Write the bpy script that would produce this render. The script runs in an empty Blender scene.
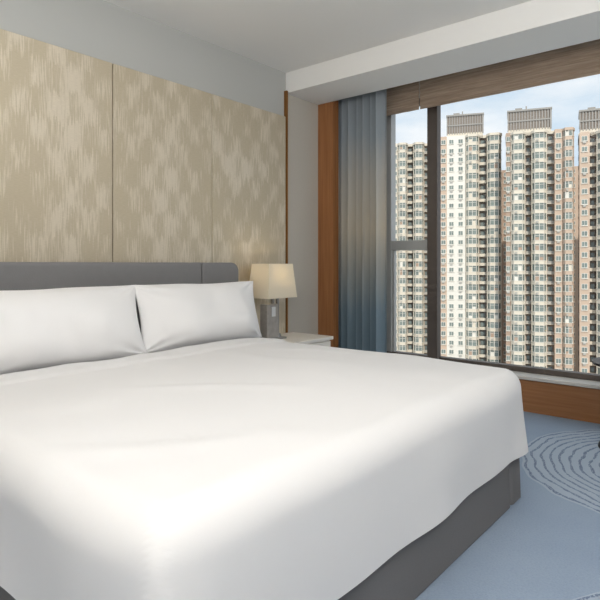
import bpy, bmesh, math, random
from mathutils import Vector, noise
random.seed(4)
S = bpy.context.scene
COL = S.collection
try:
    S.view_settings.view_transform = 'Standard'
except Exception: pass

def lin(c):
    r=[]
    for v in c[:3]:
        v/=255.0
        r.append(v/12.92 if v<=0.04045 else ((v+0.055)/1.055)**2.4)
    return (r[0],r[1],r[2],1)

def newmat(name):
    m=bpy.data.materials.new(name); m.use_nodes=True
    nt=m.node_tree
    b=nt.nodes['Principled BSDF']
    return m,nt,b
def mat(name,col,rough=0.7,metal=0,bump=0,bscale=200,var=0.0,vscale=3,sheen=0,spec=0.3):
    m,nt,b=newmat(name)
    b.inputs['Base Color'].default_value=lin(col)
    b.inputs['Roughness'].default_value=rough
    b.inputs['Metallic'].default_value=metal
    b.inputs['Specular IOR Level'].default_value=spec
    if sheen: b.inputs['Sheen Weight'].default_value=sheen
    tc=nt.nodes.new('ShaderNodeTexCoord')
    if var:
        n=nt.nodes.new('ShaderNodeTexNoise'); n.inputs['Scale'].default_value=vscale; n.inputs['Detail'].default_value=5
        nt.links.new(tc.outputs['Object'],n.inputs['Vector'])
        mx=nt.nodes.new('ShaderNodeMix'); mx.data_type='RGBA'
        c=lin(col)
        mx.inputs[6].default_value=tuple(v*(1-var) for v in c[:3])+(1,)
        mx.inputs[7].default_value=tuple(min(1,v*(1+var)) for v in c[:3])+(1,)
        nt.links.new(n.outputs['Fac'],mx.inputs[0]); nt.links.new(mx.outputs[2],b.inputs['Base Color'])
    if bump:
        n=nt.nodes.new('ShaderNodeTexNoise'); n.inputs['Scale'].default_value=bscale; n.inputs['Detail'].default_value=3
        nt.links.new(tc.outputs['Object'],n.inputs['Vector'])
        bp=nt.nodes.new('ShaderNodeBump'); bp.inputs['Strength'].default_value=bump; bp.inputs['Distance'].default_value=0.01
        nt.links.new(n.outputs['Fac'],bp.inputs['Height']); nt.links.new(bp.outputs['Normal'],b.inputs['Normal'])
    return m

class MB:
    def __init__(s): s.v=[]; s.f=[]; s.m=[]
    def box(s,x0,x1,y0,y1,z0,z1,mi=0):
        b=len(s.v)
        s.v+=[(x0,y0,z0),(x1,y0,z0),(x1,y1,z0),(x0,y1,z0),(x0,y0,z1),(x1,y0,z1),(x1,y1,z1),(x0,y1,z1)]
        for q in ((0,3,2,1),(4,5,6,7),(0,1,5,4),(1,2,6,5),(2,3,7,6),(3,0,4,7)):
            s.f.append(tuple(b+i for i in q)); s.m.append(mi)
    def prism(s,pts,z0,z1,mi=0,mtop=None):
        b=len(s.v); n=len(pts)
        s.v+=[(p[0],p[1],z0) for p in pts]+[(p[0],p[1],z1) for p in pts]
        for i in range(n):
            j=(i+1)%n; s.f.append((b+i,b+j,b+n+j,b+n+i)); s.m.append(mi)
        s.f.append(tuple(b+n+i for i in range(n))); s.m.append(mi)
        s.f.append(tuple(b+n-1-i for i in range(n))); s.m.append(mi)
    def cyl(s,cx,cy,z0,z1,r0,r1=None,n=40,mi=0):
        r1=r0 if r1 is None else r1
        b=len(s.v)
        for (r,z) in ((r0,z0),(r1,z1)):
            s.v+=[(cx+r*math.cos(2*math.pi*i/n),cy+r*math.sin(2*math.pi*i/n),z) for i in range(n)]
        for i in range(n):
            j=(i+1)%n; s.f.append((b+i,b+j,b+n+j,b+n+i)); s.m.append(mi)
        s.f.append(tuple(b+n+i for i in range(n))); s.m.append(mi)
        s.f.append(tuple(b+n-1-i for i in range(n))); s.m.append(mi)
    def obj(s,name,mats,parent=None,bevel=0,smooth=False,seg=3):
        me=bpy.data.meshes.new(name); me.from_pydata(s.v,[],s.f)
        for m in mats: me.materials.append(m)
        me.polygons.foreach_set('material_index',s.m)
        if smooth: me.polygons.foreach_set('use_smooth',[True]*len(s.f))
        me.update()
        o=bpy.data.objects.new(name,me); COL.objects.link(o)
        if parent: o.parent=parent
        if bevel:
            md=o.modifiers.new('bevel','BEVEL'); md.width=bevel; md.segments=seg; md.limit_method='ANGLE'
        return o
def box(name,x0,x1,y0,y1,z0,z1,m,parent=None,bevel=0,seg=3):
    b=MB(); b.box(x0,x1,y0,y1,z0,z1); return b.obj(name,[m],parent,bevel,False,seg)
def empty(name,loc=(0,0,0)):
    e=bpy.data.objects.new(name,None); e.empty_display_size=.1; COL.objects.link(e); return e

# ------------------------------------------------------------ materials
M_ceil=mat('ceiling_paint',(234,233,230),.9)
M_wallg=mat('grey_wall_paint',(182,183,180),.85,bump=.05,bscale=300)
M_beige=mat('beige_wallcovering',(190,185,175),.85,bump=.15,bscale=250,var=.04,vscale=60)
M_plain=mat('plain_wall',(205,202,196),.9)
M_brass=mat('bronze_trim',(150,105,60),.35,metal=.6)
M_white=mat('white_cotton',(229,228,228),.85,bump=.03,bscale=400,sheen=.1,spec=.2)
M_sheet=mat('white_sheet',(230,229,229),.85,spec=.2)
M_pill=mat('white_pillow_cotton',(238,237,237),.85,bump=.03,bscale=400,sheen=.1,spec=.2)
M_skirt=mat('grey_bed_skirt',(116,115,116),.9,bump=.2,bscale=400,var=.08,vscale=200)
M_head=mat('grey_leather',(126,125,126),.6,bump=.08,bscale=150,var=.05,vscale=20)
M_dark=mat('dark_metal',(48,45,44),.4,metal=.4)
M_frame=mat('window_frame_dark',(98,90,85),.45,metal=.2)
M_alu=mat('window_frame_aluminium',(184,184,182),.4,metal=.2)
M_sill=mat('stone_sill',(206,202,196),.35)
M_lacq=mat('cream_lacquer',(228,223,214),.4)
M_chrome=mat('brushed_nickel',(150,148,145),.3,metal=.9)
M_stone=mat('grey_marble',(150,146,142),.35,var=.3,vscale=25)
M_silver=mat('switch_plate',(200,200,200),.3,metal=.5)

def wood(name,c1,c2,vert=True):
    m,nt,b=newmat(name)
    tc=nt.nodes.new('ShaderNodeTexCoord'); mp=nt.nodes.new('ShaderNodeMapping')
    mp.inputs['Scale'].default_value=(30,30,1.2) if vert else (1.2,30,30)
    n=nt.nodes.new('ShaderNodeTexNoise'); n.inputs['Scale'].default_value=1.5; n.inputs['Detail'].default_value=6
    cr=nt.nodes.new('ShaderNodeValToRGB'); cr.color_ramp.elements[0].position=.3; cr.color_ramp.elements[1].position=.7
    cr.color_ramp.elements[0].color=lin(c1); cr.color_ramp.elements[1].color=lin(c2)
    nt.links.new(tc.outputs['Object'],mp.inputs[0]); nt.links.new(mp.outputs[0],n.inputs['Vector'])
    nt.links.new(n.outputs['Fac'],cr.inputs[0]); nt.links.new(cr.outputs[0],b.inputs['Base Color'])
    b.inputs['Roughness'].default_value=.42
    return m
M_wood=wood('teak_veneer',(136,88,50),(162,110,68))
M_woodh=wood('teak_veneer_horizontal',(140,94,56),(166,116,76),False)

# champagne silk panel with torn vertical brush motifs
def silk():
    m,nt,b=newmat('champagne_silk_panel')
    N=nt.nodes.new; L=nt.links.new
    tc=N('ShaderNodeTexCoord'); sep=N('ShaderNodeSeparateXYZ'); L(tc.outputs['Object'],sep.inputs[0])
    def math_(op,a,b_=None,c=None):
        n=N('ShaderNodeMath'); n.operation=op
        for i,x in enumerate((a,b_,c)):
            if x is None: continue
            if isinstance(x,(int,float)): n.inputs[i].default_value=x
            else: L(x,n.inputs[i])
        return n.outputs[0]
    def nz(scale,det=2):
        mp=N('ShaderNodeMapping'); mp.inputs['Scale'].default_value=scale; L(tc.outputs['Object'],mp.inputs[0])
        t=N('ShaderNodeTexNoise'); t.inputs['Scale'].default_value=1; t.inputs['Detail'].default_value=det; L(mp.outputs[0],t.inputs['Vector'])
        return t.outputs['Fac']
    y,z=sep.outputs[1],sep.outputs[2]
    jag=nz((1,90,1.2),3)
    st=nz((1,140,8),5)
    big=nz((1,3.0,2.4),2)
    side=nz((1,7,7),2)
    zz=math_('ADD',z,math_('MULTIPLY',math_('SUBTRACT',jag,.5),.20))
    yy=math_('ADD',y,math_('MULTIPLY',math_('SUBTRACT',side,.5),.06))
    CH=.155; CW=.1925
    row=math_('FLOOR',math_('DIVIDE',zz,CH))
    off=math_('MULTIPLY',math_('MODULO',row,2),.5)
    fy=math_('FRACT',math_('ADD',math_('DIVIDE',yy,CW),off)); fz=math_('FRACT',math_('DIVIDE',zz,CH))
    ay=math_('ABSOLUTE',math_('SUBTRACT',fy,.5)); az=math_('ABSOLUTE',math_('SUBTRACT',fz,.5))
    d=math_('MAXIMUM',math_('MULTIPLY',ay,1.9),math_('MULTIPLY',az,.85))
    s1=math_('MULTIPLY',math_('SUBTRACT',st,.5),3.0)
    s2=math_('MULTIPLY',math_('SUBTRACT',big,.5),2.2)
    val=math_('ADD',math_('ADD',math_('SUBTRACT',.46,d),s1),s2)
    mr=N('ShaderNodeMapRange'); mr.inputs[1].default_value=-.12; mr.inputs[2].default_value=.42; L(val,mr.inputs[0])
    mask=mr.outputs[0]
    wv=nz((1,40,400),2)
    mx=N('ShaderNodeMix'); mx.data_type='RGBA'; mx.inputs[6].default_value=lin((191,179,155)); mx.inputs[7].default_value=lin((216,205,186))
    L(math_('MULTIPLY',mask,.85),mx.inputs[0])
    mx2=N('ShaderNodeMix'); mx2.data_type='RGBA'; mx2.blend_type='MULTIPLY'; mx2.inputs[0].default_value=.25
    L(mx.outputs[2],mx2.inputs[6]); L(wv,mx2.inputs[7])
    gm=N('ShaderNodeHueSaturation'); gm.inputs['Value'].default_value=1.14; L(mx2.outputs[2],gm.inputs['Color'])
    L(gm.outputs[0],b.inputs['Base Color'])
    rr=N('ShaderNodeMapRange'); rr.inputs[3].default_value=.5; rr.inputs[4].default_value=.40; L(mask,rr.inputs[0]); L(rr.outputs[0],b.inputs['Roughness'])
    b.inputs['Metallic'].default_value=.2
    bp=N('ShaderNodeBump'); bp.inputs['Strength'].default_value=.15; bp.inputs['Distance'].default_value=.003
    L(math_('ADD',wv,mask),bp.inputs['Height']); L(bp.outputs[0],b.inputs['Normal'])
    return m
M_silk=silk()

def carpet():
    m,nt,b=newmat('blue_carpet_with_rings')
    N=nt.nodes.new; L=nt.links.new
    tc=N('ShaderNodeTexCoord')
    def math_(op,a,b_=None):
        n=N('ShaderNodeMath'); n.operation=op
        for i,x in enumerate((a,b_)):
            if x is None: continue
            if isinstance(x,(int,float)): n.inputs[i].default_value=x
            else: L(x,n.inputs[i])
        return n.outputs[0]
    n1=N('ShaderNodeTexNoise'); n1.inputs['Scale'].default_value=120; n1.inputs['Detail'].default_value=4; L(tc.outputs['Object'],n1.inputs['Vector'])
    n2=N('ShaderNodeTexNoise'); n2.inputs['Scale'].default_value=2.5; n2.inputs['Detail'].default_value=3; L(tc.outputs['Object'],n2.inputs['Vector'])
    n3=N('ShaderNodeTexNoise'); n3.inputs['Scale'].default_value=4; n3.inputs['Detail'].default_value=1; L(tc.outputs['Object'],n3.inputs['Vector'])
    n4=N('ShaderNodeTexNoise'); n4.inputs['Scale'].default_value=22; n4.inputs['Detail'].default_value=2; L(tc.outputs['Object'],n4.inputs['Vector'])
    base=N('ShaderNodeMix'); base.data_type='RGBA'; base.inputs[6].default_value=lin((126,144,168)); base.inputs[7].default_value=lin((166,180,196))
    L(math_('MULTIPLY',math_('ADD',n1.outputs['Fac'],n2.outputs['Fac']),.5),base.inputs[0])
    cur=base.outputs[2]
    for (cx,cy,r0,r1) in ((2.66,3.42,.22,.80),(3.05,1.72,.30,.60),(4.1,2.6,.3,.8),(3.9,.2,.3,.7)):
        mp=N('ShaderNodeMapping'); mp.inputs['Location'].default_value=(-cx,-cy,0); L(tc.outputs['Object'],mp.inputs[0])
        sp=N('ShaderNodeSeparateXYZ'); L(mp.outputs[0],sp.inputs[0])
        r=math_('SQRT',math_('ADD',math_('POWER',sp.outputs[0],2),math_('POWER',sp.outputs[1],2)))
        rd=math_('ADD',r,math_('MULTIPLY',math_('SUBTRACT',n3.outputs['Fac'],.5),.08))
        w=math_('SINE',math_('MULTIPLY',rd,2*math.pi/.048))
        ln=math_('GREATER_THAN',w,math_('ADD',math_('MULTIPLY',n4.outputs['Fac'],1.6),-.12))
        inn=math_('MULTIPLY',math_('GREATER_THAN',rd,r0),math_('LESS_THAN',rd,r1))
        brk=math_('GREATER_THAN',n1.outputs['Fac'],.43)
        mk=math_('MULTIPLY',math_('MULTIPLY',ln,inn),brk)
        halo=N('ShaderNodeMix'); halo.data_type='RGBA'; L(math_('MULTIPLY',inn,.4),halo.inputs[0]); L(cur,halo.inputs[6]); halo.inputs[7].default_value=lin((190,201,210))
        mx=N('ShaderNodeMix'); mx.data_type='RGBA'; L(math_('MULTIPLY',mk,.75),mx.inputs[0]); L(halo.outputs[2],mx.inputs[6]); mx.inputs[7].default_value=lin((86,100,128))
        cur=mx.outputs[2]
    L(cur,b.inputs['Base Color']); b.inputs['Roughness'].default_value=.95; b.inputs['Specular IOR Level'].default_value=.1
    bp=N('ShaderNodeBump'); bp.inputs['Strength'].default_value=.5; bp.inputs['Distance'].default_value=.01; L(n1.outputs['Fac'],bp.inputs['Height']); L(bp.outputs[0],b.inputs['Normal'])
    return m
M_carpet=carpet()

def curtain_mat():
    m,nt,b=newmat('ombre_blue_curtain')
    N=nt.nodes.new; L=nt.links.new
    tc=N('ShaderNodeTexCoord'); sp=N('ShaderNodeSeparateXYZ'); L(tc.outputs['Object'],sp.inputs[0])
    n=N('ShaderNodeTexNoise'); mp=N('ShaderNodeMapping'); mp.inputs['Scale'].default_value=(25,25,1.5); L(tc.outputs['Object'],mp.inputs[0]); L(mp.outputs[0],n.inputs['Vector']); n.inputs['Scale'].default_value=1
    a=N('ShaderNodeMath'); a.operation='MULTIPLY_ADD'; L(n.outputs['Fac'],a.inputs[0]); a.inputs[1].default_value=.35; L(sp.outputs[2],a.inputs[2])
    mr=N('ShaderNodeMapRange'); mr.inputs[1].default_value=.1; mr.inputs[2].default_value=2.75; L(a.outputs[0],mr.inputs[0])
    cr=N('ShaderNodeValToRGB'); e=cr.color_ramp.elements
    e[0].position=0; e[0].color=lin((116,138,152)); e[1].position=1; e[1].color=lin((164,172,178))
    for p,c in ((.28,(128,148,160)),(.42,(170,172,168)),(.55,(206,198,182)),(.72,(192,190,184)),(.85,(164,173,179))):
        k=e.new(p); k.color=lin(c)
    L(mr.outputs[0],cr.inputs[0]); L(cr.outputs[0],b.inputs['Base Color']); b.inputs['Roughness'].default_value=.55; b.inputs['Sheen Weight'].default_value=.3
    tr=N('ShaderNodeBsdfTranslucent'); L(cr.outputs[0],tr.inputs[0])
    mx=N('ShaderNodeMixShader'); mx.inputs[0].default_value=.12
    L(b.outputs[0],mx.inputs[1]); L(tr.outputs[0],mx.inputs[2]); L(mx.outputs[0],nt.nodes['Material Output'].inputs[0])
    return m
M_curt=curtain_mat()

def blind_mat():
    m,nt,b=newmat('woven_brown_blind')
    N=nt.nodes.new; L=nt.links.new
    tc=N('ShaderNodeTexCoord'); mp=N('ShaderNodeMapping'); mp.inputs['Scale'].default_value=(5,8,130); L(tc.outputs['Object'],mp.inputs[0])
    n=N('ShaderNodeTexNoise'); n.inputs['Scale'].default_value=1; n.inputs['Detail'].default_value=4; L(mp.outputs[0],n.inputs['Vector'])
    cr=N('ShaderNodeValToRGB'); cr.color_ramp.elements[0].position=.3; cr.color_ramp.elements[1].position=.7
    cr.color_ramp.elements[0].color=lin((158,138,120)); cr.color_ramp.elements[1].color=lin((190,170,150))
    L(n.outputs['Fac'],cr.inputs[0]); L(cr.outputs[0],b.inputs['Base Color']); b.inputs['Roughness'].default_value=.8
    tr=N('ShaderNodeBsdfTranslucent'); L(cr.outputs[0],tr.inputs[0])
    mx=N('ShaderNodeMixShader'); mx.inputs[0].default_value=.25
    L(b.outputs[0],mx.inputs[1]); L(tr.outputs[0],mx.inputs[2]); L(mx.outputs[0],nt.nodes['Material Output'].inputs[0])
    return m
M_blind=blind_mat()

def glass_mat():
    m=bpy.data.materials.new('window_glass'); m.use_nodes=True; nt=m.node_tree; nt.nodes.clear()
    o=nt.nodes.new('ShaderNodeOutputMaterial'); t=nt.nodes.new('ShaderNodeBsdfTransparent'); g=nt.nodes.new('ShaderNodeBsdfGlossy'); g.inputs['Roughness'].default_value=.02
    t.inputs[0].default_value=(.96,.97,.97,1)
    mx=nt.nodes.new('ShaderNodeMixShader'); mx.inputs[0].default_value=.04
    nt.links.new(t.outputs[0],mx.inputs[1]); nt.links.new(g.outputs[0],mx.inputs[2]); nt.links.new(mx.outputs[0],o.inputs[0])
    return m
M_glass=glass_mat()

def shade_mat():
    m,nt,b=newmat('linen_lampshade')
    b.inputs['Base Color'].default_value=lin((238,231,214)); b.inputs['Roughness'].default_value=.8
    tr=nt.nodes.new('ShaderNodeBsdfTranslucent'); tr.inputs[0].default_value=lin((240,230,206))
    mx=nt.nodes.new('ShaderNodeMixShader'); mx.inputs[0].default_value=.3
    out=nt.nodes['Material Output']
    nt.links.new(b.outputs[0],mx.inputs[1]); nt.links.new(tr.outputs[0],mx.inputs[2]); nt.links.new(mx.outputs[0],out.inputs[0])
    return m
M_shade=shade_mat()

# ------------------------------------------------------------ room shell
XR=4.9; YB=-1.9; ZC=2.62; YW=4.18
box('floor',-.2,XR+.2,YB-.2,4.55,-.1,0,M_carpet)
box('ceiling',-.2,XR+.2,YB-.2,4.55,ZC,ZC+.12,M_ceil)
box('wall_left',-.2,0,YB-.2,3.345,0,ZC,M_wallg)
box('wall_left_end',-.2,0,3.345,4.55,0,ZC,M_beige)
box('wall_right',XR,XR+.2,YB-.2,4.55,0,ZC,M_plain)
box('wall_back',0,XR,YB-.2,YB,0,ZC,M_plain)
b=MB()
b.box(0,XR,YW,4.45,0,.235)
b.box(0,XR,YW,4.45,2.50,ZC)
b.box(0,.30,YW,4.45,.235,2.50)
b.box(3.9,XR,YW,4.45,.235,2.50)
b.obj('wall_window',[M_beige])
box('trim_window_apron',.0,XR,YW-.02,YW,.0,.235,M_woodh,bevel=.002)
box('trim_window_sill',.0,XR,YW-.035,4.30,.236,.262,M_sill,bevel=.004)
box('ceiling_soffit',0,XR,3.345,3.77,2.455,ZC,M_ceil,bevel=.004)
box('trim_wood_pilaster',0.0,.162,3.77,3.85,0,ZC,M_wood,bevel=.002)
box('trim_panel_edge',0,.028,3.328,3.345,0,ZC-.15,M_brass)
b=MB()
edges=[-1.30,-.53,.245,1.02,1.787,2.552,3.326]
for i in range(len(edges)-1):
    b.box(0,.022,edges[i]+.003,edges[i+1]-.003,.1,2.26)
b.obj('wall_panel_silk',[M_silk],bevel=.003)
box('baseboard_left',0,.03,YB,3.32,0,.1,M_wood)
box('baseboard_left_end',0,.012,3.35,3.765,0,.1,M_wood)
box('baseboard_back',.03,XR-.02,YB,YB+.015,0,.1,M_wood)
box('baseboard_right',XR-.015,XR,YB+.02,YW-.05,0,.1,M_wood)

# window
win=empty('window_1')
b=MB()
b.box(.30,3.9,4.29,4.36,.262,.302)
b.box(.30,3.9,4.29,4.36,2.45,2.50)
b.box(.788,.88,4.25,4.32,.262,2.50)
b.box(3.0,3.10,4.25,4.38,.262,2.50)
b.obj('frame_dark',[M_frame],win,bevel=.004)
b=MB()
b.box(.385,.425,4.28,4.36,.302,2.45)
b.box(.30,.385,4.29,4.37,.302,2.45)
b.box(.425,.79,4.28,4.36,1.20,1.285)
b.box(.425,.445,4.30,4.34,.302,1.20)
b.obj('frame_opening_sash',[M_alu],win,bevel=.003)
b=MB()
for (x0,x1) in ((.425,.79),(.88,3.0),(3.1,3.9)):
    b.v+=[(x0,4.33,.30),(x1,4.33,.30),(x1,4.33,2.46),(x0,4.33,2.46)]; k=len(b.v)-4; b.f.append((k,k+1,k+2,k+3)); b.m.append(0)
b.obj('glass',[M_glass],win)

# roman blinds
def blind(name,x0,x1):
    b=MB(); prof=[]
    z=2.61; n=0
    while z>2.345:
        prof.append((4.08+(.010 if n%2 else 0),z)); z-=.016 if n%2==0 else .040; n+=1
    prof.append((4.085,2.34))
    nx=24
    for i in range(nx+1):
        x=x0+(x1-x0)*i/nx
        for (y,z) in prof: b.v.append((x,y+.002*math.sin(i*1.3),z))
    k=len(prof)
    for i in range(nx):
        for j in range(k-1):
            b.f.append((i*k+j,(i+1)*k+j,(i+1)*k+j+1,i*k+j+1)); b.m.append(0)
    o=b.obj(name,[M_blind])
    md=o.modifiers.new('s','SOLIDIFY'); md.thickness=.006
blind('roman_blind',.22,.80); blind('roman_blind',.812,3.6)

# curtain
b=MB(); nx=260; nz=24; x0,x1=.03,.572
for i in range(nx+1):
    u=i/nx
    for j in range(nz+1):
        t=j/nz; z=.015+2.585*t
        ph=u*2*math.pi*7.5+.5*math.sin(u*9)+.25*math.sin(3*t+u*4)
        amp=.046+.012*math.sin(u*23)
        y=3.95+amp*math.sin(ph)+.01*math.sin(2*ph+1)
        x=x0+(x1-x0)*u+.008*math.sin(ph*2)
        b.v.append((x,y,z))
for i in range(nx):
    for j in range(nz):
        k=i*(nz+1)+j; b.f.append((k,k+nz+1,k+nz+2,k+1)); b.m.append(0)
b.obj('curtain',[M_curt],smooth=True)

# ------------------------------------------------------------ bed
bed=empty('bed')
YN,YF,XF=.575,2.64,2.125
box('base_frame',.16,2.06,.64,2.58,.03,.25,M_skirt,bed,bevel=.01)
b=MB()
def skirt(x0,y0,x1,y1,n,nx_,ny_,cs=(.0,1)):
    k=len(b.v); rows=4
    for i in range(n+1):
        t=i/n
        d=0
        for c in cs:
            d-=.012*math.exp(-((t-c)/.006)**2)
        for j in range(rows+1):
            zz=.004+.316*j/rows
            fl=.010*(1-j/rows)
            b.v.append((x0+(x1-x0)*t+nx_*(d+fl),y0+(y1-y0)*t+ny_*(d+fl),zz))
    for i in range(n):
        for j in range(rows):
            q=k+i*(rows+1)+j; b.f.append((q,q+rows+1,q+rows+2,q+1)); b.m.append(0)
skirt(2.085,.615,2.085,2.61,200,1,0,(.06,.94))
skirt(2.085,2.61,.16,2.61,200,0,1,(.06,))
skirt(.16,.615,2.085,.615,200,0,-1,(.94,))
b.obj('skirt',[M_skirt],bed,smooth=True)
box('mattress',.165,2.06,.64,2.59,.25,.565,M_sheet,bed,bevel=.06,seg=5)

def sm(t): t=max(0,min(1,t)); return t*t*(3-2*t)
def duvet():
    N=180; x0=.40; x1=XF; y0=YN; y1=YF
    cx,cy=(x0+x1)/2,(y0+y1)/2; hx,hy=(x1-x0)/2,(y1-y0)/2
    r=.10; top=.60; M0=.68
    vs=[];fs=[]
    for i in range(N+1):
        for j in range(N+1):
            a=-1+2*i/N; c=-1+2*j/N
            m=max(abs(a),abs(c),1e-6)
            per=0
            if m<=M0:
                x=cx+(hx-r)*a/M0; y=cy+(hy-r)*c/M0; z=top; topw=1
            else:
                w=(m-M0)/(1-M0); A=a/m; C=c/m
                bot=.22
                if c<0 and abs(c)>=abs(a):
                    bot+=.06*sm((.80-A)/.55)
                drop=top-bot; Lp=r*math.pi/2+drop-r
                l=w*Lp
                k=12
                nx_=math.copysign(abs(A)**k,A); ny_=math.copysign(abs(C)**k,C); q=math.hypot(nx_,ny_); nx_/=q; ny_/=q
                kc=(min(abs(A),abs(C)))**16
                if l<r*math.pi/2:
                    ph=l/r; off=r*math.sin(ph); z=top-r*(1-math.cos(ph)); dep=0.1*sm(ph/1.57)
                else:
                    dd=(l-r*math.pi/2)/(drop-r); off=r; z=top-r-(l-r*math.pi/2); dep=.1+.9*dd
                per=(A*hx if abs(C)>=abs(A) else C*hy)
                off+=dep*(.006*math.sin(per*6+1)+.005*math.sin(per*11.7))
                off+=kc*dep*(.02+.036*math.sin((abs(A)-abs(C))*24+.6))
                off-=.006*dep
                x=cx+(hx-r)*A+nx_*off; y=cy+(hy-r)*C+ny_*off
                topw=max(0,1-w*1.6)
                hh=noise.noise(Vector((x*1.8,y*1.8,z*2.5)))*.014*math.sin(min(1,w)*math.pi)
                x+=nx_*hh; y+=ny_*hh
            h=noise.noise(Vector((x*1.3+3,y*1.3,0)))*.014
            h+=.006*noise.noise(Vector((x*2.2+y*2.0,(x-y)*.9+5,3.)))
            rg=1-abs(noise.noise(Vector((x*1.1+y*.8+7,(y-x*.6)*2.2,1.7))))*2
            h+=.006*sm((rg-.4)/.6)
            h+=.012*(1-((x-cx)/hx)**4)*(1-((y-cy)/hy)**4)
            z+=h*topw
            z+=.010*topw*(1-sm((x-.66)/.035))
            vs.append((x,y,z))
    for i in range(N):
        for j in range(N):
            k=i*(N+1)+j; fs.append((k,k+N+1,k+N+2,k+1))
    me=bpy.data.meshes.new('duvet'); me.from_pydata(vs,[],fs); me.materials.append(M_white)
    me.polygons.foreach_set('use_smooth',[True]*len(fs)); me.update()
    o=bpy.data.objects.new('duvet',me); COL.objects.link(o); o.parent=bed
    return o
duvet()

# headboard with rounded top corners and seams
hb=empty('headboard')
def hpanel(name,y0,y1,z0,z1,rl,rr,x0=.024,x1=.15):
    pts=[(y0,z0),(y1,z0)]
    n=8
    if rr:
        for i in range(n+1):
            a=math.pi/2*i/n; pts.append((y1-rr+rr*math.cos(a),z1-rr+rr*math.sin(a)))
    else: pts.append((y1,z1))
    if rl:
        for i in range(n+1):
            a=math.pi/2+math.pi/2*i/n; pts.append((y0+rl+rl*math.cos(a),z1-rl+rl*math.sin(a)))
    else: pts.append((y0,z1))
    b=MB(); k=len(pts)
    b.v=[(x0,p[0],p[1]) for p in pts]+[(x1,p[0],p[1]) for p in pts]
    for i in range(k):
        j=(i+1)%k; b.f.append((i,j,k+j,k+i)); b.m.append(0)
    b.f.append(tuple(range(k-1,-1,-1))); b.f.append(tuple(range(k,2*k))); b.m+=[0,0]
    b.obj(name,[M_head],hb,bevel=.018,seg=4)
hpanel('panel_right',2.36,2.69,.12,1.09,0,.06)
hpanel('panel_middle',.93,2.357,.12,1.09,0,0)
hpanel('panel_left',.60,.927,.12,1.09,.06,0)

def pillow(name,yc,seed,xb=.42,xt=.27,zb=.59,H=.375,W=.99,T=.25):
    n=60; vs=[]; fs=[]
    up=Vector((xt-xb,0,H)); 
    ul=up.normalized(); nrm=Vector((ul.z,0,-ul.x))
    c0=Vector(((xb+xt)/2,yc,zb+H/2))
    def pt(a,c,sgn):
        th=T/2*((1-abs(a)**2.6)**.75)*((1-abs(c)**2.6)**.68)
        th*=1-.22*c
        wy=W/2*a*(1-.06*(1-abs(c)**2)*abs(a)**3)
        hz=up.length/2*c*(1-.03*(1-abs(a)**2)-.02*math.cos(a*5+seed)*(1-abs(a)))
        p=c0+Vector((0,wy,0))+ul*hz+nrm*(th*sgn)
        e=(1-max(abs(a),abs(c))**6)
        wr=noise.noise(Vector((p.y*4+seed,p.z*4,seed*.7)))*.032+noise.noise(Vector((p.y*10+seed,p.z*7,2)))*.011
        for sa in (-1,1):
            for sc in (-1,1):
                d=math.hypot(a-sa,c-sc); an=math.atan2(c-sc,a-sa)
                wr+=.013*math.sin(an*9+seed)*math.exp(-(d/.45)**2)
        return p+nrm*(wr*e*sgn)
    for sgn in (1,-1):
        for i in range(n+1):
            for j in range(n+1):
                a=-1+2*i/n; c=-1+2*j/n
                a=math.sin(a*math.pi/2)*.6+a*.4; c=math.sin(c*math.pi/2)*.6+c*.4
                vs.append(pt(a,c,sgn))
    K=(n+1)*(n+1)
    for i in range(n):
        for j in range(n):
            k=i*(n+1)+j
            fs.append((k,k+n+1,k+n+2,k+1)); fs.append((K+k,K+k+1,K+k+n+2,K+k+n+1))
    me=bpy.data.meshes.new(name); me.from_pydata(vs,[],fs); me.materials.append(M_pill)
    bm=bmesh.new(); bm.from_mesh(me); bmesh.ops.remove_doubles(bm,verts=bm.verts,dist=.0008); bmesh.ops.recalc_face_normals(bm,faces=bm.faces); bm.to_mesh(me); bm.free()
    me.polygons.foreach_set('use_smooth',[True]*len(me.polygons)); me.update()
    o=bpy.data.objects.new(name,me); COL.objects.link(o)
pillow('pillow',1.275,1.3,xb=.40,xt=.285)
pillow('pillow',2.215,5.1,W=.95,xb=.37,xt=.285)

# ------------------------------------------------------------ nightstand + lamp
ns=empty('nightstand')
box('top',.03,.44,2.74,3.30+.1,.505,.53,M_lacq,ns,bevel=.003)
box('body',.03,.42,2.76,3.38,.06,.505,M_lacq,ns,bevel=.003)
box('drawer_upper',.42,.436,2.77,3.37,.30,.495,M_lacq,ns,bevel=.003)
box('drawer_lower',.42,.436,2.77,3.37,.08,.29,M_lacq,ns,bevel=.003)
box('plinth',.05,.40,2.78,3.36,0,.06,M_dark,ns)
box('handle',.436,.45,2.95,3.2,.39,.40,M_chrome,ns)

lp=empty('table_lamp')
LX,LY=.20,2.975
box('foot',LX-.06,LX+.06,LY-.10,LY+.09,.531,.545,M_chrome,lp,bevel=.003)
box('stone_block',LX-.035,LX+.035,LY-.095,LY+.025,.545,.79,M_stone,lp,bevel=.004)
b=MB(); b.cyl(LX,LY+.055,.545,.90,.012); b.cyl(LX,LY+.055,.545,.57,.03,.02); b.cyl(LX,LY,.79,.86,.014)
b.obj('stem',[M_chrome],lp)
box('switch',LX+.035,LX+.041,LY-.05,LY-.01,.70,.77,M_silver,lp,bevel=.002)
b=MB()
zb,zt=.835,1.082; bx,by=.105,.155; tx,ty=.085,.128
for (hx,hy,z) in ((bx,by,zb),(tx,ty,zt)):
    b.v+=[(LX-hx,LY-hy,z),(LX+hx,LY-hy,z),(LX+hx,LY+hy,z),(LX-hx,LY+hy,z)]
for i in range(4):
    j=(i+1)%4; b.f.append((i,j,4+j,4+i)); b.m.append(0)
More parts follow.
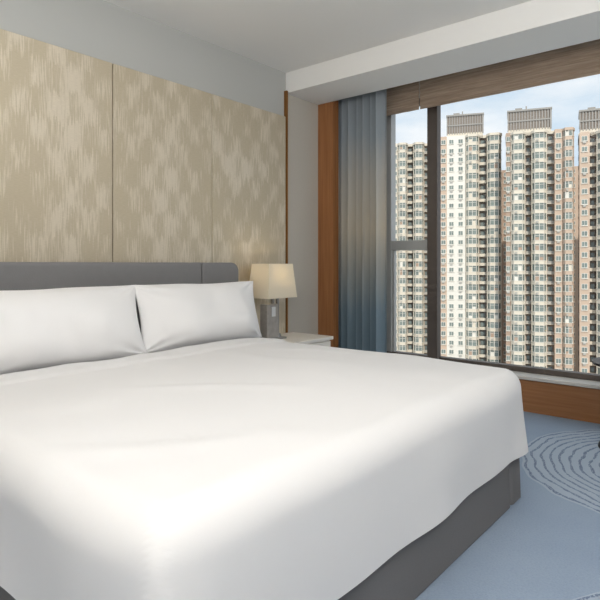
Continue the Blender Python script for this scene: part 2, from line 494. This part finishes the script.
o=b.obj('shade',[M_shade],lp); md=o.modifiers.new('s','SOLIDIFY'); md.thickness=.004
b=MB()
b.box(LX-tx,LX+tx,LY-.002,LY+.002,zt-.03,zt-.026); b.cyl(LX,LY,.86,.90,.016); b.cyl(LX,LY,.90,.98,.028,.018)
b.obj('bulb_holder',[M_chrome],lp)

# ------------------------------------------------------------ side table at right edge
st=empty('side_table')
b=MB(); cx,cy=2.43,3.72
b.cyl(cx,cy,.49,.505,.27); b.cyl(cx,cy,.478,.49,.24)
b.cyl(cx,cy,.02,.48,.022); b.cyl(cx,cy,.02,.04,.06,.03)
b.obj('top_and_stem',[M_dark],st,bevel=.002)
b=MB(); b.cyl(cx,cy,0,.02,.24,.23); b.obj('foot_disc',[M_dark],st,bevel=.002)

# ------------------------------------------------------------ city outside
T_cream=mat('tower_cream_tile',(220,210,193),.8,var=.1,vscale=.25)
T_white=mat('tower_white_tile',(226,221,211),.8,var=.08,vscale=.2)
T_pink=mat('tower_pink_tile',(200,177,157),.85,var=.1,vscale=.25)  # tower colours are paled to paint in the distance haze
T_brown=mat('tower_brown_tile',(174,150,132),.85,var=.12,vscale=.25)
T_glass=mat('tower_green_glass',(122,132,126),.15,spec=.8,var=.5,vscale=.45)
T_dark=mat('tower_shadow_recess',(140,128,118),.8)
T_roof=mat('tower_roof_louvre',(158,154,148),.8)
T_rail=mat('tower_rail',(180,176,168),.6)
TM=[T_cream,T_white,T_pink,T_brown,T_glass,T_dark,T_roof,T_rail]
def tower(name,px,py,rot,segs,z1,z0=-72,fh=3.0,roof=None,depth=16):
    b=MB(); x=0; W=sum(s[1] for s in segs)
    nf=int((z1-z0)/fh)
    b.box(0,W,4.2,depth,z0,z1,3)
    rnd=random.Random(name+str(px))
    for kind,w,ci in segs:
        xa,xb=x,x+w
        if kind=='bay':
            P=lambda e:[(xa+.1-e*.2,4.3),(xa+.1-e,0.1),(xa+w*.22-e*.5,-1.5-e),(xb-w*.22+e*.5,-1.5-e),(xb-.1+e,.1),(xb-.1+e*.2,4.3)]
            b.prism(P(-.18),z0,z1-.2,4)
            for f in range(nf):
                z=z1-(f+1)*fh
                b.prism(P(0),z,z+1.1,ci)
                b.prism(P(.14),z+1.05,z+1.15,1)
                for xm in (xa+w*.22,(xa+xb)/2,xb-w*.22):
                    b.box(xm-.07,xm+.07,-1.52,-1.3,z+1.1,z+fh,1)
                b.box(xa+w*.22,xb-w*.22,-1.5,-1.3,z+2.4,z+2.48,1)
                for xm in (xa+.12,xb-.3): b.box(xm,xm+.2,-.1,.3,z,z+fh,ci)
                if rnd.random()<.3: b.box(xa+w*.3,xa+w*.45,-2.0,-1.5,z+.2,z+.75,7)
                if rnd.random()<.35:
                    q=xa+w*rnd.choice((.24,.5)); b.box(q+.08,q+w*.24,-1.36,-1.32,z+1.15,z+rnd.uniform(1.8,2.9),rnd.choice((0,1,3)))
            b.prism(P(.25),z1-.25,z1+.5,ci)
        elif kind=='wall':
            b.box(xa,xb,0,4.3,z0,z1+.6,ci)
            nw=max(1,int(w/2.6))
            for f in range(nf):
                z=z1-(f+1)*fh
                for q in range(nw):
                    xm=xa+w*(q+.5)/nw
                    s=min(.65,w/nw*.36)
                    b.box(xm-s-.1,xm+s+.1,-.08,.0,z+1.0,z+2.45,1)
                    b.box(xm-s,xm-.04,-.1,.0,z+1.1,z+2.35,4)
                    b.box(xm+.04,xm+s,-.1,.0,z+1.1,z+2.35,4)
                    b.box(xm-s-.2,xm+s+.2,-.35,0,z+.85,z+.98,1)
                    if rnd.random()<.45: b.box(xm-.4,xm+.4,-.5,0,z+.3,z+.85,7)
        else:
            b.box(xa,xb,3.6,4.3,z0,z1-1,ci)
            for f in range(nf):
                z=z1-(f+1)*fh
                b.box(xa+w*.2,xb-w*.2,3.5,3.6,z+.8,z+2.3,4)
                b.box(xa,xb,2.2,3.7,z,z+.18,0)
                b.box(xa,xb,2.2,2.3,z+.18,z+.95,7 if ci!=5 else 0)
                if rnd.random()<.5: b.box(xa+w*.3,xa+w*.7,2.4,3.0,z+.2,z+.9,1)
        x=xb
    for f in range(nf):
        z=z1-(f+1)*fh
        for yy in (6,10,14):
            b.box(W-.02,W+.08,yy-.8,yy+.8,z+1,z+2.4,4); b.box(-.08,.02,yy-.8,yy+.8,z+1,z+2.4,4)
    b.box(-.2,W+.2,3.0,depth+.2,z1,z1+.9,0)
    if roof:
        for (ra,rb,h) in roof:
            b.box(ra,rb,3,12,z1,z1+h*.25,0)
            b.box(ra+.2,rb-.2,3.3,11.8,z1,z1+h-.5,5)
            k=int((rb-ra)/.8)
            for i in range(k+1):
                xx=ra+(rb-ra)*i/k; b.box(xx-.18,xx+.18,3,3.4,z1+h*.2,z1+h-.3,6)
            for i in range(11):
                yy=3+9*i/10; b.box(rb-.3,rb,yy-.2,yy+.2,z1+h*.2,z1+h-.3,6)
            b.box(ra-.3,rb+.3,2.7,12.3,z1+h-.5,z1+h,6)
            b.box(ra-.15,rb+.15,2.85,12.1,z1+h*.55,z1+h*.6,6)
            b.box((ra+rb)/2-1,(ra+rb)/2-.6,5,5.4,z1+h,z1+h+1.5,6)
            b.box(ra+2,ra+4,4,8,z1+h,z1+h+.8,6)
    o=b.obj(name,TM); o.location=(px,py,0); o.rotation_euler=(0,0,math.radians(rot))
    return o
CX=2.95
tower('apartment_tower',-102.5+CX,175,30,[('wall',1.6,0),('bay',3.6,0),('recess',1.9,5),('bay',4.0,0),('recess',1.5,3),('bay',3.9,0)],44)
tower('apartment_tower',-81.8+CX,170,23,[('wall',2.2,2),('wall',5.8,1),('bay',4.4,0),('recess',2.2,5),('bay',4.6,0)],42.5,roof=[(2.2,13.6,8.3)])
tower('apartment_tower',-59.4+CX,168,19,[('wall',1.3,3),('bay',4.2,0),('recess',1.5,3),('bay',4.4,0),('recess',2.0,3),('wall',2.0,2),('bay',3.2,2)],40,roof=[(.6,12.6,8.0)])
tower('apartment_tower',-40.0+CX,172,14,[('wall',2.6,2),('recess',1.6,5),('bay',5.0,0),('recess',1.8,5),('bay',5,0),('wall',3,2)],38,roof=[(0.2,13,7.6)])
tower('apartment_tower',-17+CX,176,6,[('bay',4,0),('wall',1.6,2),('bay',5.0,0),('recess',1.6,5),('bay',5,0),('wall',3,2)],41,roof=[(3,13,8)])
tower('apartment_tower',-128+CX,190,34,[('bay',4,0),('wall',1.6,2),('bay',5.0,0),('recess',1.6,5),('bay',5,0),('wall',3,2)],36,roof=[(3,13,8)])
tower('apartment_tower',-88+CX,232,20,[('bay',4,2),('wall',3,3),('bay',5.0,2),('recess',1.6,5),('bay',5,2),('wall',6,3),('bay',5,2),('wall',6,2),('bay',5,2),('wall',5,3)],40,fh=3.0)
box('street_ground',-600,600,60,900,-73,-72,mat('city_ground',(150,150,140),.9))

# ------------------------------------------------------------ world + lights
w=bpy.data.worlds.new('sky'); S.world=w; w.use_nodes=True; nt=w.node_tree
N=nt.nodes.new; L=nt.links.new; bg=nt.nodes['Background']
tc=N('ShaderNodeTexCoord'); mp=N('ShaderNodeMapping'); mp.inputs['Scale'].default_value=(3,3,7); L(tc.outputs['Generated'],mp.inputs[0])
n=N('ShaderNodeTexNoise'); n.inputs['Scale'].default_value=1.6; n.inputs['Detail'].default_value=7; n.inputs['Roughness'].default_value=.55; L(mp.outputs[0],n.inputs['Vector'])
cr=N('ShaderNodeValToRGB'); cr.color_ramp.elements[0].position=.38; cr.color_ramp.elements[1].position=.62
cr.color_ramp.elements[0].color=lin((186,202,216)); cr.color_ramp.elements[1].color=lin((218,222,226))
L(n.outputs['Fac'],cr.inputs[0]); L(cr.outputs[0],bg.inputs[0]); bg.inputs[1].default_value=1.4

def light(name,typ,loc,energy,color=(1,1,1),target=None,size=None,sy=None):
    d=bpy.data.lights.new(name,typ); d.energy=energy; d.color=color
    if typ=='AREA':
        d.shape='RECTANGLE'; d.size=size; d.size_y=sy or size
    o=bpy.data.objects.new(name,d); COL.objects.link(o); o.location=loc
    if target is not None: o.rotation_euler=(Vector(target)-Vector(loc)).to_track_quat('-Z','Y').to_euler()
    return o
s=light('sun','SUN',(40,-40,60),2.6,(1,.95,.87),(-18,32,10)); s.data.angle=.02
light('overhead_fill','AREA',(1.5,1.0,2.60),8,(1,.98,.95),(1.5,1.0,0),1.7,1.7)  # fill added above the bed, stands for no fixture
light('overhead_fill','AREA',(3.9,2.2,2.60),17,(1,.98,.95),(2.8,3.6,0.8),1.3,1.3)  # unseen fill added to brighten curtain, blind, sill and carpet
light('wall_fill','AREA',(3.3,-1.2,2.45),30,(1,.98,.95),(.3,2.8,1.7),1.4,1.0)  # added fill behind the camera, aimed at the wall panels
light('bounce_fill','AREA',(3.2,.0,1.75),88,(1,.98,.955),(3.1,.2,2.62),1.6,1.6)  # invented upward fill, brightens the ceiling for soft bounce
light('lamp_bulb','POINT',(LX,LY,1.0),.9,(1,.85,.65)).data.shadow_soft_size=.02
pt=light('window_portal','AREA',(2.1,4.42,1.38),1,(1,1,1),(2.1,0,1.38),3.6,2.25)
pt.data.cycles.is_portal=True

cam=bpy.data.cameras.new('camera'); co=bpy.data.objects.new('camera',cam); COL.objects.link(co); S.camera=co
co.location=(2.95,0,1.08); co.rotation_euler=(math.radians(90),0,math.radians(39.9))
cam.sensor_width=36; cam.lens=36*553/600; cam.shift_y=-36/600; cam.clip_start=.05; cam.clip_end=2000
